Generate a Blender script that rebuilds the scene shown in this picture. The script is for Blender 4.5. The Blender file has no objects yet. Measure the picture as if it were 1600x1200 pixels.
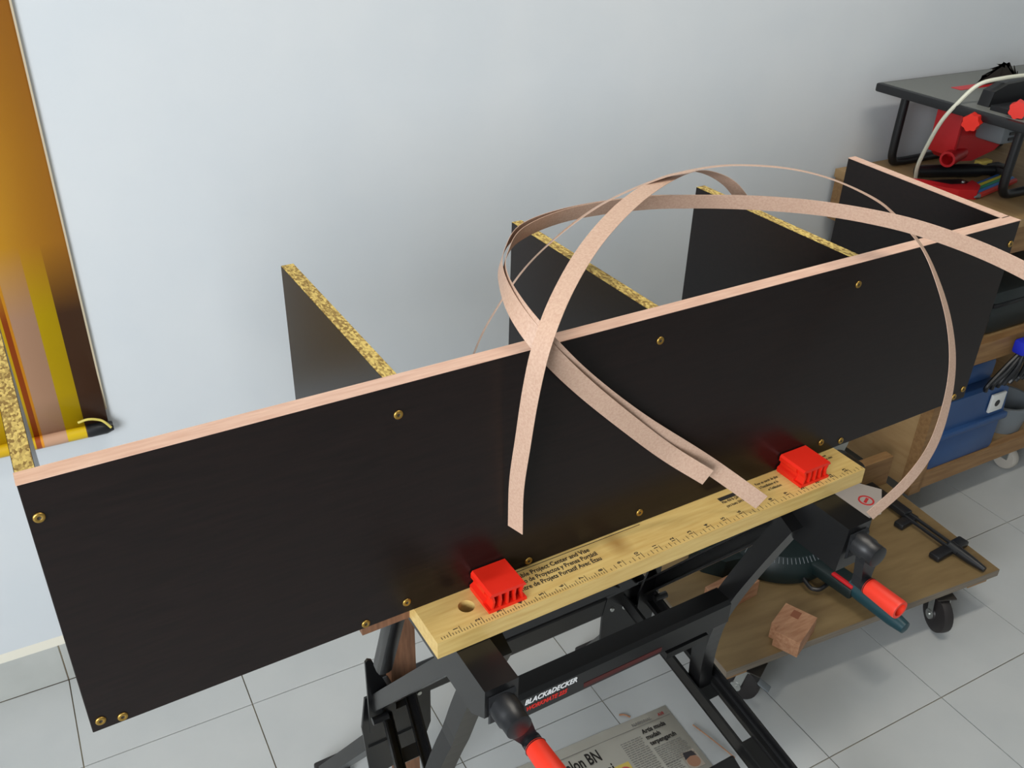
import bpy, bmesh, math, random
from mathutils import Vector, Matrix
random.seed(7)
S = bpy.context.scene
COL = S.collection
PI = math.pi

# ------------------------------------------------------------------ camera, world, light, exposure
cd = bpy.data.cameras.new('camera'); cam = bpy.data.objects.new('camera', cd); COL.objects.link(cam)
cam.location = (0.1269, -1.5873, 1.4493); cam.rotation_euler = (1.0331, -0.0250, -0.4972)
cd.sensor_width = 36; cd.lens = 1451.7 / 1600 * 36; cd.clip_start = 0.02
S.camera = cam
S.view_settings.view_transform = 'Standard'; S.view_settings.look = 'None'
S.view_settings.gamma = 1; S.view_settings.use_curve_mapping = False
S.view_settings.exposure = 0.0
wd = bpy.data.worlds.new('world'); S.world = wd; wd.use_nodes = True
bg = wd.node_tree.nodes['Background']; bg.inputs[0].default_value = (.62, .78, 1, 1); bg.inputs[1].default_value = 1.0

def area(name, loc, target, sx, sy, power, color):
    l = bpy.data.lights.new(name, 'AREA'); l.shape = 'RECTANGLE'; l.size = sx; l.size_y = sy
    l.energy = power; l.color = color
    o = bpy.data.objects.new(name, l); COL.objects.link(o); o.location = loc
    o.rotation_euler = (Vector(target) - Vector(loc)).to_track_quat('-Z', 'Y').to_euler()
    return o
area('window_daylight', (-1.62, -2.35, 1.62), (0.5, -0.9, 1.25), 1.5, 1.3, 100, (.93, .967, 1))
area('ceiling_lamp_light', (1.2, -1.0, 2.60), (1.2, -1.0, 0), 1.2, 0.14, 17, (1, .93, .82))

# ------------------------------------------------------------------ materials
def lin(c):
    return tuple(((x / 255) / 12.92 if x / 255 <= .04045 else ((x / 255 + .055) / 1.055) ** 2.4) for x in c)
MATS = {}
def mat(name, c, rough=.5, metal=0, c2=None, scale=20, stretch=(1, 1, 1), detail=4, lo=.35, hi=.65, bump=0, kind='noise', spec=.5, alpha=1, trans=0, bscale=None):
    if name in MATS: return MATS[name]
    m = bpy.data.materials.new(name); m.use_nodes = True; nt = m.node_tree; N = nt.nodes; K = nt.links
    b = N['Principled BSDF']; b.inputs['Roughness'].default_value = rough; b.inputs['Metallic'].default_value = metal
    b.inputs['Specular IOR Level'].default_value = spec
    b.inputs['Base Color'].default_value = (*lin(c), 1)
    if alpha < 1: b.inputs['Alpha'].default_value = alpha
    if trans: b.inputs['Transmission Weight'].default_value = trans
    if c2 is not None:
        tc = N.new('ShaderNodeTexCoord'); mp = N.new('ShaderNodeMapping'); mp.inputs['Scale'].default_value = stretch
        K.new(tc.outputs['Object'], mp.inputs[0])
        if kind == 'voronoi':
            t = N.new('ShaderNodeTexVoronoi'); t.inputs['Scale'].default_value = scale; out = t.outputs['Color']
        else:
            t = N.new('ShaderNodeTexNoise'); t.inputs['Scale'].default_value = scale; t.inputs['Detail'].default_value = detail; out = t.outputs[0]
        K.new(mp.outputs[0], t.inputs[0])
        r = N.new('ShaderNodeValToRGB'); r.color_ramp.elements[0].position = lo; r.color_ramp.elements[1].position = hi
        r.color_ramp.elements[0].color = (*lin(c), 1); r.color_ramp.elements[1].color = (*lin(c2), 1)
        if kind == 'voronoi':
            sep = N.new('ShaderNodeSeparateColor'); K.new(out, sep.inputs[0]); out = sep.outputs[0]
        K.new(out, r.inputs[0]); K.new(r.outputs[0], b.inputs['Base Color'])
        if bump:
            bp = N.new('ShaderNodeBump'); bp.inputs['Strength'].default_value = bump; bp.inputs['Distance'].default_value = .002
            K.new(out, bp.inputs['Height']); K.new(bp.outputs[0], b.inputs['Normal'])
    MATS[name] = m
    return m

WALL = mat('wall_paint', (203, 208, 212), .75, c2=(207, 211, 214), scale=6, bump=.05)
SIDEWALL = mat('side_wall_paint', (188, 190, 188), .8)
TILE = mat('floor_tile', (186, 188, 187), .28, c2=(177, 180, 180), scale=7, lo=.3, hi=.75, detail=8)
SKIRT = mat('skirting_tile', (182, 184, 180), .3, c2=(172, 174, 170), scale=9)
CEMENT = mat('cement_cap', (212, 208, 194), .8)
GROUT = mat('grout', (150, 140, 118), .9, c2=(96, 84, 66), scale=5, lo=.4, hi=.6)
DARK = mat('dark_laminate', (20, 14, 13), .3, c2=(29, 20, 18), scale=22, stretch=(1.2, 8, 14), lo=.3, hi=.75, spec=.24)
BAND = mat('edge_banding', (222, 186, 164), .42, c2=(206, 164, 142), scale=60, stretch=(.5, 5, 5), lo=.3, hi=.7)
STRIP = mat('loose_edge_banding', (198, 167, 146), .5, c2=(184, 150, 129), scale=420, stretch=(1, 1, 1), lo=.3, hi=.7, detail=2)
CHIP = mat('raw_chipboard', (132, 104, 50), .85, c2=(212, 186, 106), scale=520, stretch=(1, .5, 1), lo=.15, hi=.85, kind='voronoi', bump=.6)
JAWW = mat('jaw_bamboo', (208, 180, 114), .42, c2=(192, 158, 92), scale=16, stretch=(1.2, 14, 14), lo=.3, hi=.7)
_nt = JAWW.node_tree; _b = _nt.nodes['Principled BSDF']; _src = _b.inputs['Base Color'].links[0].from_socket
_tc = _nt.nodes.new('ShaderNodeTexCoord'); _mp = _nt.nodes.new('ShaderNodeMapping'); _mp.vector_type = 'POINT'
_mp.inputs['Location'].default_value = (.046 * 55, .068 * 40, 0); _mp.inputs['Scale'].default_value = (55, 40, 0)
_gr = _nt.nodes.new('ShaderNodeTexGradient'); _gr.gradient_type = 'SPHERICAL'; _mx = _nt.nodes.new('ShaderNodeMix'); _mx.data_type = 'RGBA'
_nt.links.new(_tc.outputs['Object'], _mp.inputs[0]); _nt.links.new(_mp.outputs[0], _gr.inputs[0]); _ml = _nt.nodes.new('ShaderNodeMath'); _ml.operation = 'MULTIPLY'; _ml.inputs[1].default_value = .75
_nt.links.new(_gr.outputs['Fac'], _ml.inputs[0]); _nt.links.new(_ml.outputs[0], _mx.inputs[0]); _nt.links.new(_src, _mx.inputs[6]); _mx.inputs[7].default_value = (*lin((138, 96, 40)), 1); _nt.links.new(_mx.outputs[2], _b.inputs['Base Color'])
INK = mat('black_ink', (28, 24, 20), .6)
BLACK = mat('black_steel', (17, 17, 18), .3, spec=.5)
BLACKP = mat('black_plastic', (22, 23, 26), .38)
RED = mat('red_plastic', (218, 34, 14), .42)
REDH = mat('red_handle', (216, 48, 26), .45)
REDD = mat('red_saw_plastic', (196, 26, 34), .4)
BRASS = mat('brass_screw', (176, 142, 74), .42, metal=1)
STEEL = mat('zinc_steel', (188, 190, 186), .35, metal=.9)
BLADE = mat('blade_steel', (70, 66, 62), .5, metal=.6)
BATTEN = mat('brown_batten', (128, 88, 62), .6, c2=(104, 70, 48), scale=20, stretch=(10, 10, 1))
PLY = mat('plywood', (170, 140, 98), .55, c2=(152, 120, 80), scale=8, stretch=(6, 1, 6), lo=.3, hi=.7)
PLYE = mat('plywood_edge', (128, 118, 104), .8, c2=(104, 94, 82), scale=10, stretch=(1, 1, 60))
PINE = mat('pine_timber', (146, 112, 72), .6, c2=(128, 94, 58), scale=12, stretch=(1, 10, 10))
OFFCUT = mat('offcut_timber', (172, 128, 96), .65, c2=(150, 104, 74), scale=14, stretch=(2, 12, 12))
TEAL = mat('dark_green_paint', (13, 28, 29), .42, c2=(16, 34, 35), scale=8)
TEALH = mat('teal_handle', (22, 58, 66), .4)
RUBBER = mat('black_rubber', (34, 30, 30), .5)
BLUE = mat('blue_plastic', (36, 68, 114), .42, c2=(44, 80, 128), scale=4)
BLUEV = mat('blue_velcro', (24, 40, 196), .7)
GREYP = mat('grey_plastic', (112, 118, 122), .5)
WHITEP = mat('white_plastic', (222, 222, 218), .5)
CORD = mat('white_cable', (214, 214, 196), .5)
GREYT = mat('saw_table_grey', (112, 114, 110), .5)
PAPER = mat('newsprint', (218, 214, 202), .9, c2=(210, 206, 194), scale=12)
SKIN = mat('print_skin', (168, 124, 98), .9)
PINKINK = mat('print_pink', (206, 84, 92), .9); YELINK = mat('print_yellow', (222, 196, 98), .9)
GREYINK = mat('print_grey', (126, 122, 116), .9)
CLEAR = mat('clear_guard', (214, 214, 208), .25, alpha=.45)
STICK = mat('sticker_white', (172, 162, 154), .5)
LOGOR = mat('sticker_red', (196, 44, 48), .5)
WHITEINK = mat('white_ink', (226, 226, 226), .5); REDINK = mat('red_ink', (206, 40, 30), .5)
LAMPM = mat('lamp_tube', (255, 250, 240), .4)
LAMPM.node_tree.nodes['Principled BSDF'].inputs['Emission Color'].default_value = (1, .95, .88, 1)
LAMPM.node_tree.nodes['Principled BSDF'].inputs['Emission Strength'].default_value = 4

def poster_mat():
    m = bpy.data.materials.new('printed_scroll'); m.use_nodes = True; nt = m.node_tree; N = nt.nodes; K = nt.links
    b = N['Principled BSDF']; b.inputs['Roughness'].default_value = .3
    tc = N.new('ShaderNodeTexCoord'); sp = N.new('ShaderNodeSeparateXYZ'); K.new(tc.outputs['Object'], sp.inputs[0])
    def ramp(stops, mode, lo, hi, src):
        mr = N.new('ShaderNodeMapRange'); mr.inputs[1].default_value = lo; mr.inputs[2].default_value = hi; K.new(src, mr.inputs[0])
        r = N.new('ShaderNodeValToRGB'); r.color_ramp.interpolation = mode; e = r.color_ramp.elements
        q = [(min(1, max(0, (p - lo) / (hi - lo))), c) for p, c in stops]
        e[0].position = q[0][0]; e[0].color = (*lin(q[0][1]), 1); e[1].position = 1.0; e[1].color = (*lin(q[-1][1]), 1)
        for p, c in q[1:]:
            if p < .9999: e.new(p).color = (*lin(c), 1)
        K.new(mr.outputs[0], r.inputs[0]); return r.outputs[0]
    # object origin = right end of the rod; x runs to the left as negative
    low = ramp([(-.5, (196, 160, 20)), (-.30, (150, 70, 20)), (-.27, (204, 164, 16)), (-.124, (150, 66, 18)), (-.115, (214, 140, 30)), (-.111, (190, 148, 120)), (-.075, (206, 172, 16)), (-.044, (84, 56, 40))], 'CONSTANT', -.5, .02, sp.outputs[0])
    up = ramp([(-.5, (226, 172, 20)), (-.16, (224, 168, 34)), (-.05, (206, 142, 44)), (.0, (198, 132, 44))], 'LINEAR', -.5, .02, sp.outputs[0])
    f = ramp([(0, (0, 0, 0)), (.22, (0, 0, 0)), (.34, (255, 255, 255)), (.5, (255, 255, 255))], 'LINEAR', 0, 1.0, sp.outputs[2])
    mx = N.new('ShaderNodeMix'); mx.data_type = 'RGBA'; K.new(f, mx.inputs[0]); K.new(low, mx.inputs[6]); K.new(up, mx.inputs[7])
    # browner towards the top right corner of the print
    f2 = ramp([(0, (0, 0, 0)), (.48, (0, 0, 0)), (.80, (190, 190, 190)), (1.0, (190, 190, 190))], 'LINEAR', 0, 1.0, sp.outputs[2])
    f3 = ramp([(-.5, (0, 0, 0)), (-.09, (0, 0, 0)), (-.05, (255, 255, 255)), (.0, (255, 255, 255))], 'LINEAR', -.5, .02, sp.outputs[0])
    mu = N.new('ShaderNodeMath'); mu.operation = 'MULTIPLY'; K.new(f2, mu.inputs[0]); K.new(f3, mu.inputs[1])
    m2 = N.new('ShaderNodeMix'); m2.data_type = 'RGBA'; K.new(mu.outputs[0], m2.inputs[0]); K.new(mx.outputs[2], m2.inputs[6]); m2.inputs[7].default_value = (*lin((150, 88, 40)), 1)
    K.new(m2.outputs[2], b.inputs['Base Color'])
    return m

# ------------------------------------------------------------------ geometry helpers
OFF = {}
class MB:
    def __init__(s): s.bm = bmesh.new()
    def _xf(s, vs, M): bmesh.ops.transform(s.bm, matrix=M, verts=vs)
    def box(s, x0, x1, y0, y1, z0, z1, bev=0, rot=None, seg=2):
        g = bmesh.ops.create_cube(s.bm, size=1)
        vs = g['verts']; c = Vector(((x0 + x1) / 2, (y0 + y1) / 2, (z0 + z1) / 2))
        s._xf(vs, Matrix.Diagonal((x1 - x0, y1 - y0, z1 - z0, 1)))
        if bev:
            es = list({e for v in vs for e in v.link_edges})
            r = bmesh.ops.bevel(s.bm, geom=es, offset=bev, segments=seg, affect='EDGES', profile=.5)
            vs = list({v for f in r['faces'] for v in f.verts} | {v for v in vs if v.is_valid})
        if rot is not None: s._xf(vs, rot.to_4x4() if len(rot) == 3 else rot)
        s._xf(vs, Matrix.Translation(c)); return s
    def obox(s, p, q, w, h, up=(0, 0, 1), bev=0):
        # box bar from p to q, w across, h along up
        p = Vector(p); q = Vector(q); t = (q - p); Ln = t.length; t.normalize()
        u = Vector(up); sd = t.cross(u).normalized(); u = sd.cross(t).normalized()
        M = Matrix((t, sd, u)).transposed()
        g = bmesh.ops.create_cube(s.bm, size=1); vs = g['verts']
        s._xf(vs, Matrix.Diagonal((Ln, w, h, 1)))
        if bev:
            es = list({e for v in vs for e in v.link_edges})
            r = bmesh.ops.bevel(s.bm, geom=es, offset=bev, segments=2, affect='EDGES', profile=.5)
            vs = list({v for f in r['faces'] for v in f.verts} | {v for v in vs if v.is_valid})
        s._xf(vs, Matrix.Translation((p + q) / 2) @ M.to_4x4()); return s
    def cyl(s, p, q, r, r2=None, n=20, caps=True):
        p = Vector(p); q = Vector(q); t = q - p; r2 = r if r2 is None else r2
        g = bmesh.ops.create_cone(s.bm, cap_ends=caps, segments=n, radius1=r, radius2=r2, depth=t.length)
        s._xf(g['verts'], Matrix.Translation((p + q) / 2) @ t.to_track_quat('Z', 'Y').to_matrix().to_4x4()); return s
    def pipe(s, p, q, ro, ri, n=24):
        # open tube with a wall
        return s.lathe([(ri, 0), (ro, 0), (ro, 1), (ri, 1), (ri, 0)], p, q, n)
    def lathe(s, prof, p, q, n=24):
        # prof: (radius, t) with t along p->q in units of its length
        p = Vector(p); q = Vector(q); t = q - p; Q = t.to_track_quat('Z', 'Y').to_matrix(); rings = []
        for r, k in prof:
            if r < 1e-6: rings.append([s.bm.verts.new(p + t * k)])
            else: rings.append([s.bm.verts.new(p + t * k + Q @ Vector((r * math.cos(2 * PI * i / n), r * math.sin(2 * PI * i / n), 0))) for i in range(n)])
        for a, b in zip(rings, rings[1:]):
            for i in range(n):
                j = (i + 1) % n
                if len(a) == 1 and len(b) == 1: continue
                if len(a) == 1: s.bm.faces.new((a[0], b[i], b[j]))
                elif len(b) == 1: s.bm.faces.new((a[i], b[0], a[j]))
                else: s.bm.faces.new((a[i], a[j], b[j], b[i]))
        return s
    def tube(s, pts, r, n=10, closed_ends=True):
        pts = smooth(pts) if len(pts) > 2 else [Vector(p) for p in pts]
        rings = []; up = None
        for i, p in enumerate(pts):
            t = (pts[min(i + 1, len(pts) - 1)] - pts[max(i - 1, 0)]).normalized()
            if up is None: up = Vector((0, 0, 1)) if abs(t.z) < .9 else Vector((1, 0, 0))
            a = (up - t * up.dot(t)).normalized(); b = t.cross(a); up = a
            rings.append([s.bm.verts.new(p + (a * math.cos(2 * PI * k / n) + b * math.sin(2 * PI * k / n)) * r) for k in range(n)])
        for A, B in zip(rings, rings[1:]):
            for k in range(n): s.bm.faces.new((A[k], A[(k + 1) % n], B[(k + 1) % n], B[k]))
        if closed_ends: s.bm.faces.new(rings[0][::-1]); s.bm.faces.new(rings[-1])
        return s
    def prism(s, poly, a, b, axis='z', M=None):
        # polygon extruded from a to b along an axis; poly in the two other axes (in order)
        def P(u, v, w): return {'z': (u, v, w), 'y': (u, w, v), 'x': (w, u, v)}[axis]
        A = [s.bm.verts.new(P(u, v, a)) for u, v in poly]; B = [s.bm.verts.new(P(u, v, b)) for u, v in poly]; n = len(poly)
        s.bm.faces.new(A); s.bm.faces.new(B[::-1])
        for i in range(n): s.bm.faces.new((A[i], A[(i + 1) % n], B[(i + 1) % n], B[i]))
        if M is not None: s._xf(A + B, M)
        return s
    def sphere(s, c, r, sc=(1, 1, 1), n=16):
        g = bmesh.ops.create_uvsphere(s.bm, u_segments=n, v_segments=max(6, n // 2), radius=r)
        s._xf(g['verts'], Matrix.Translation(c) @ Matrix.Diagonal((*sc, 1))); return s
    def quad(s, pts): s.bm.faces.new([s.bm.verts.new(p) for p in pts]); return s
    def build(s, name, m, parent=None, smooth_=True, label=None, kind=None, angle=35):
        bmesh.ops.recalc_face_normals(s.bm, faces=s.bm.faces)
        me = bpy.data.meshes.new(name)
        if parent is not None and parent.name in OFF:
            bmesh.ops.translate(s.bm, vec=-Vector(OFF[parent.name]), verts=s.bm.verts)
        s.bm.to_mesh(me); s.bm.free(); me.materials.append(m)
        if smooth_:
            for p in me.polygons: p.use_smooth = True
            me.set_sharp_from_angle(angle=math.radians(angle))
        return place(name, me, parent, label, kind)
def place(name, me, parent=None, label=None, kind=None):
    o = bpy.data.objects.new(name, me); COL.objects.link(o)
    if parent is not None:
        o.parent = parent
        if parent.name in OFF: OFF[o.name] = OFF[parent.name]
    if label: o['label'] = label
    if kind: o['kind'] = kind
    return o
def smooth(pts, n=6):
    P = [Vector(p) for p in pts]; P = [P[0] * 2 - P[1]] + P + [P[-1] * 2 - P[-2]]; out = []
    for i in range(1, len(P) - 2):
        a, b, c, d = P[i - 1:i + 3]
        for k in range(n):
            t = k / n
            out.append(.5 * ((2 * b) + (c - a) * t + (2 * a - 5 * b + 4 * c - d) * t * t + (3 * b - a - 3 * c + d) * t ** 3))
    out.append(P[-2]); return out
def tag(o, label, cat, group=None):
    o['label'] = label; o['category'] = cat
    if group: o['group'] = group
    return o
def recentre(o):
    # move a single-mesh thing's origin to the middle of its base
    vs = [v.co for v in o.data.vertices]
    c = Vector(((min(v.x for v in vs) + max(v.x for v in vs)) / 2, (min(v.y for v in vs) + max(v.y for v in vs)) / 2, min(v.z for v in vs)))
    o.data.transform(Matrix.Translation(-c)); o.location = o.matrix_basis @ c; return o
class Frame:
    def __init__(s, x, y, yaw): s.o = Vector((x, y, 0)); s.yaw = yaw; s.R = Matrix.Rotation(yaw, 3, 'Z')
    def thing(s, name, base, label, cat, group=None):
        e = bpy.data.objects.new(name, None); COL.objects.link(e); e.empty_display_size = .05
        e.location = s.o + s.R @ Vector(base); e.rotation_euler = (0, 0, s.yaw); OFF[e.name] = base
        return tag(e, label, cat, group)
    def single(s, mb, name, m, label, cat, group=None, **k):
        o = mb.build(name, m, None, **k); o.location = s.o; o.rotation_euler = (0, 0, s.yaw); recentre(o)
        return tag(o, label, cat, group)
WORLD = Frame(0, 0, 0)
UNIT = Frame(.078, -.943, .0355)      # shelf unit and workbench share this frame
DOLLY = Frame(1.078, -.736, -.067)

def text_mesh(body, size, M, sx=1.0, bold=0, ext=.0002):
    c = bpy.data.curves.new('t', 'FONT'); c.body = body; c.size = size; c.extrude = ext; c.resolution_u = 2; c.offset = bold
    o = bpy.data.objects.new('t', c); COL.objects.link(o)
    dg = bpy.context.evaluated_depsgraph_get()
    me = bpy.data.meshes.new_from_object(o.evaluated_get(dg)); bpy.data.objects.remove(o); bpy.data.curves.remove(c)
    me.transform(Matrix.Diagonal((sx, 1, 1, 1))); me.transform(M); return me
def print_text(lines, parent, m, name='lettering', label=None):
    # lines: list of (body, size, matrix, sx, bold), each a flat print of its own
    for body, size, M, sx, bold in lines:
        me = text_mesh(body, size, M, sx, bold); me.name = name; me.materials.clear(); me.materials.append(m)
        if parent.name in OFF: me.transform(Matrix.Translation(-Vector(OFF[parent.name])))
        place(name, me, parent, label)

# ------------------------------------------------------------------ the room
YW = -.071          # wall face
X0, X1, Y0, ZC = -1.7, 3.7, -4.2, 2.7
fl = MB().box(X0, X1, Y0, YW, -.06, -.0025).build('floor', GROUT, kind='structure', smooth_=False)
TS = .3009; g = .0022
def tile_mesh(w, d):
    b = MB(); b.box(-w / 2, w / 2, -d / 2, d / 2, -.004, 0); bmesh.ops.recalc_face_normals(b.bm, faces=b.bm.faces)
    me = bpy.data.meshes.new('tile'); b.bm.to_mesh(me); b.bm.free(); me.materials.append(TILE); return me
full = tile_mesh(TS - g, TS - g); cut_d = -.0786 + TS - .0; cut = None
ycut = (-TS, YW - .008)
cut = tile_mesh(TS - g, (ycut[1] - ycut[0]) - g)
for i in range(-5, 12):
    for j in range(0, 13):
        me = cut if j == 0 else full
        t = place('tile', me, fl)
        y = (ycut[0] + ycut[1]) / 2 if j == 0 else -(j + .5) * TS
        t.location = ((i + .5) * TS, y, 0)
wall = MB().box(X0, X1, YW, YW + .1, -.06, ZC).build('wall_back', WALL, kind='structure', smooth_=False)
MB().box(X1, X1 + .1, Y0, YW + .1, -.06, ZC).build('wall_right', SIDEWALL, kind='structure', smooth_=False)
MB().box(X0 - .1, X1 + .1, Y0 - .1, Y0, -.06, ZC).build('wall_front', SIDEWALL, kind='structure', smooth_=False)
MB().box(X0 - .1, X1 + .1, Y0 - .1, YW + .1, ZC, ZC + .1).build('ceiling', SIDEWALL, kind='structure', smooth_=False)
wl = MB()
wl.box(X0 - .1, X0, Y0, YW + .1, -.06, .9); wl.box(X0 - .1, X0, Y0, YW + .1, 2.2, ZC)
wl.box(X0 - .1, X0, -1.6, YW + .1, .9, 2.2); wl.box(X0 - .1, X0, Y0, -3.1, .9, 2.2)
wl.build('wall_left', SIDEWALL, kind='structure', smooth_=False)
wf = MB(); 
for a in ((-3.1, -3.06), (-1.64, -1.6), (-2.37, -2.33)): wf.box(X0 - .07, X0 - .03, a[0], a[1], .9, 2.2)
wf.box(X0 - .07, X0 - .03, -3.1, -1.6, .9, .94); wf.box(X0 - .07, X0 - .03, -3.1, -1.6, 2.16, 2.2)
wf.build('window_1', WHITEP, kind='structure', smooth_=False)
# skirting: a tile course with a rough cement cap
bb = MB().box(X0, X1, YW - .0075, YW, 0, .094).build('baseboard_back', GROUT, kind='structure', smooth_=False)
for i in range(-5, 12):
    w = MB().box(i * TS + g / 2, (i + 1) * TS - g / 2, YW - .0085, YW - .001, .001, .094, bev=.0008, seg=1)
    w.build('skirting_tile', SKIRT, bb)
MB().prism([(YW - .0085, .094), (YW, .108), (YW, .094)], X0, X1, 'x').build('cement_cap', CEMENT, bb, smooth_=False)

t = WORLD.thing('ceiling_lamp', (1.2, -1.0, 2.62), 'white fluorescent batten lamp mounted on the ceiling', 'lamp')
MB().box(.58, 1.82, -1.04, -.96, 2.66, 2.70, bev=.004).build('housing', WHITEP, t)
MB().cyl((.6, -1.0, 2.64), (1.8, -1.0, 2.64), .014).build('tube', LAMPM, t)

# ------------------------------------------------------------------ hanging scroll on the wall
XR, ZR = .181, .546      # right end of the rod
t = bpy.data.objects.new('hanging_scroll', None); COL.objects.link(t); t.location = (XR, YW - .012, ZR); OFF[t.name] = (XR, YW - .012, ZR)
tag(t, 'yellow, orange and brown striped hanging scroll on the white wall', 'scroll')
PM = poster_mat()
sh = MB()
n = 24; W_ = .52
for k in range(n):
    z0 = ZR + 1.75 * k / n; z1 = ZR + 1.75 * (k + 1) / n
    def yy(z): return YW - .004 - .008 * max(0, 1 - (z - ZR) / .12)
    sh.quad([(XR - W_, yy(z0), z0), (XR - .006, yy(z0), z0), (XR - .006, yy(z1), z1), (XR - W_, yy(z1), z1)])
bmesh.ops.remove_doubles(sh.bm, verts=sh.bm.verts, dist=1e-5)
o = sh.build('printed_sheet', PM, t)
sm = o.modifiers.new('thickness', 'SOLIDIFY'); sm.thickness = .001; sm.offset = -1
MB().box(XR - .006, XR - .003, YW - .006, YW - .002, ZR + .03, ZR + 1.75).build('side_hem', mat('hem', (190, 176, 150), .6), t)
MB().cyl((XR - W_ - .004, YW - .014, ZR), (XR - .022, YW - .014, ZR), .011).build('rod_wrap', PM, t)
MB().lathe([(0, 0), (.0105, 0), (.0115, .2), (.0115, .75), (.008, 1), (0, 1)], (XR - .046, YW - .014, ZR), (XR, YW - .014, ZR)).build('rod_cap', BLACKP, t, label='black plastic end of the bottom rod')
MB().tube([(XR - .052, YW - .016, ZR + .022), (XR - .036, YW - .022, ZR + .0275), (XR - .02, YW - .022, ZR + .022), (XR - .012, YW - .024, ZR + .016), (XR - .004, YW - .026, ZR + .004)], .0022, 8).build('string', mat('yellow_string', (206, 190, 96), .7), t)

# ------------------------------------------------------------------ shelf unit (on the workbench)
L, ZB, ZT, TH = 1.186, .76, 1.031, .0155
t = UNIT.thing('shelf_unit', (.6, .15, ZB), 'dark brown shelf unit lying on its back edge on the workbench, half edge-banded', 'shelf unit')
su = t
MB().box(0, L, 0, TH, ZB, ZT - .0006, bev=.0006, seg=1).build('side_panel', DARK, t, smooth_=False)
MB().box(-.0006, L + .0006, -.0004, TH + .0018, ZT - .0006, ZT, bev=0).build('edge_band', BAND, t, smooth_=False, label='pink-beige wood-grain banding along the top edge')
DX = [0.0, .296, .5915, .889, 1.170]; DD = .278
for i, x in enumerate(DX):
    th = .0145 if i < 4 else .0155
    def skew(b):
        if i == 4:
            for v in b.bm.verts: v.co.x += .075 * (v.co.y - TH)      # the end board stands a little out of square
        return b
    sh_ = skew(MB().box(x, x + th, TH, TH + DD, ZB, ZT - .001)).build('shelf_board', DARK, t, smooth_=False)
    if i < 4:
        MB().box(x + .0004, x + th - .0004, TH, TH + DD - .0003, ZT - .002, ZT - .0004).build('raw_edge', CHIP, sh_, smooth_=False, label='raw yellow chipboard edge')
        MB().box(x + .0004, x + th - .0004, TH + DD - .001, TH + DD + .0003, ZB + .001, ZT - .001).build('raw_edge', CHIP, sh_, smooth_=False)
    else:
        skew(MB().box(x, x + th, TH, TH + DD + .0006, ZT - .001, ZT)).build('edge_band', BAND, sh_, smooth_=False)
MB().box(.0145, 1.17, TH, TH + .26, ZB, ZB + .012).build('back_board', DARK, t, smooth_=False)
scr = MB()
scr.lathe([(0, .55), (.0012, .55), (.0016, .8), (.0030, 1), (.0042, .85), (.0046, .3), (.0046, 0), (0, 0)], (0, 0, 0), (0, -.0016, 0), 16)
bmesh.ops.recalc_face_normals(scr.bm, faces=scr.bm.faces)
scm = bpy.data.meshes.new('screw'); scr.bm.to_mesh(scm); scr.bm.free(); scm.materials.append(BRASS); scm.materials.append(mat('screw_recess', (46, 36, 20), .6))
for p in scm.polygons:
    c_ = p.center
    if math.hypot(c_.x, c_.z) < .0017: p.material_index = 1
for p in scm.polygons: p.use_smooth = True
for x, z in ((.008, .998), (.302, 1.0), (.597, 1.001), (.891, 1.002), (1.179, .999), (.0085, .7715), (.026, .7665), (.257, .766), (.302, .774), (.447, .767), (.597, .776), (.891, .778), (.930, .768), (1.160, .769), (1.177, .777)):
    s_ = place('screw', scm, t); b_ = OFF[t.name]; s_.location = (x - b_[0], -.0001 - b_[1], z - b_[2]); s_.rotation_euler = (0, random.random() * 3, 0)

# ------------------------------------------------------------------ workbench
t = UNIT.thing('folding_workbench', (.6, .05, 0), 'black folding steel workbench with a wooden ruler jaw under the dark shelf unit', 'workbench')
wb = t
JX0, JX1, JY0, JY1, JZ = .310, .919, -.0535, .032, .76
# front jaw with the dog hole
def jaw_mesh():
    b = MB(); hx, hy, r = .359, -.022, .0088; n = 24
    xs = (hx - .014, hx + .014); ys = (hy - .014, hy + .014)
    b.box(JX0, xs[0], JY0, JY1, JZ - .0215, JZ); b.box(xs[1], JX1, JY0, JY1, JZ - .0215, JZ)
    b.box(xs[0], xs[1], JY0, ys[0], JZ - .0215, JZ); b.box(xs[0], xs[1], ys[1], JY1, JZ - .0215, JZ)
    for z, f in ((JZ, 1), (JZ - .0215, -1)):
        sq = []; ci = []
        for k in range(n):
            a = 2 * PI * k / n; c_, s_ = math.cos(a), math.sin(a); q = .014 / max(abs(c_), abs(s_))
            sq.append(b.bm.verts.new((hx + q * c_, hy + q * s_, z))); ci.append(b.bm.verts.new((hx + r * c_, hy + r * s_, z)))
        for k in range(n):
            j = (k + 1) % n; b.bm.faces.new((sq[k], sq[j], ci[j], ci[k]))
        if f == 1: top = ci
        else:
            for k in range(n): j = (k + 1) % n; b.bm.faces.new((top[k], top[j], ci[j], ci[k]))
    return b
jaw = jaw_mesh().build('front_jaw', JAWW, t, smooth_=False, label='bamboo jaw board printed with an inch ruler')
MB().box(JX0, JX1, .045, .13, JZ - .0215, JZ - .0005, bev=.001).build('rear_jaw', JAWW, t, smooth_=False)
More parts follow.
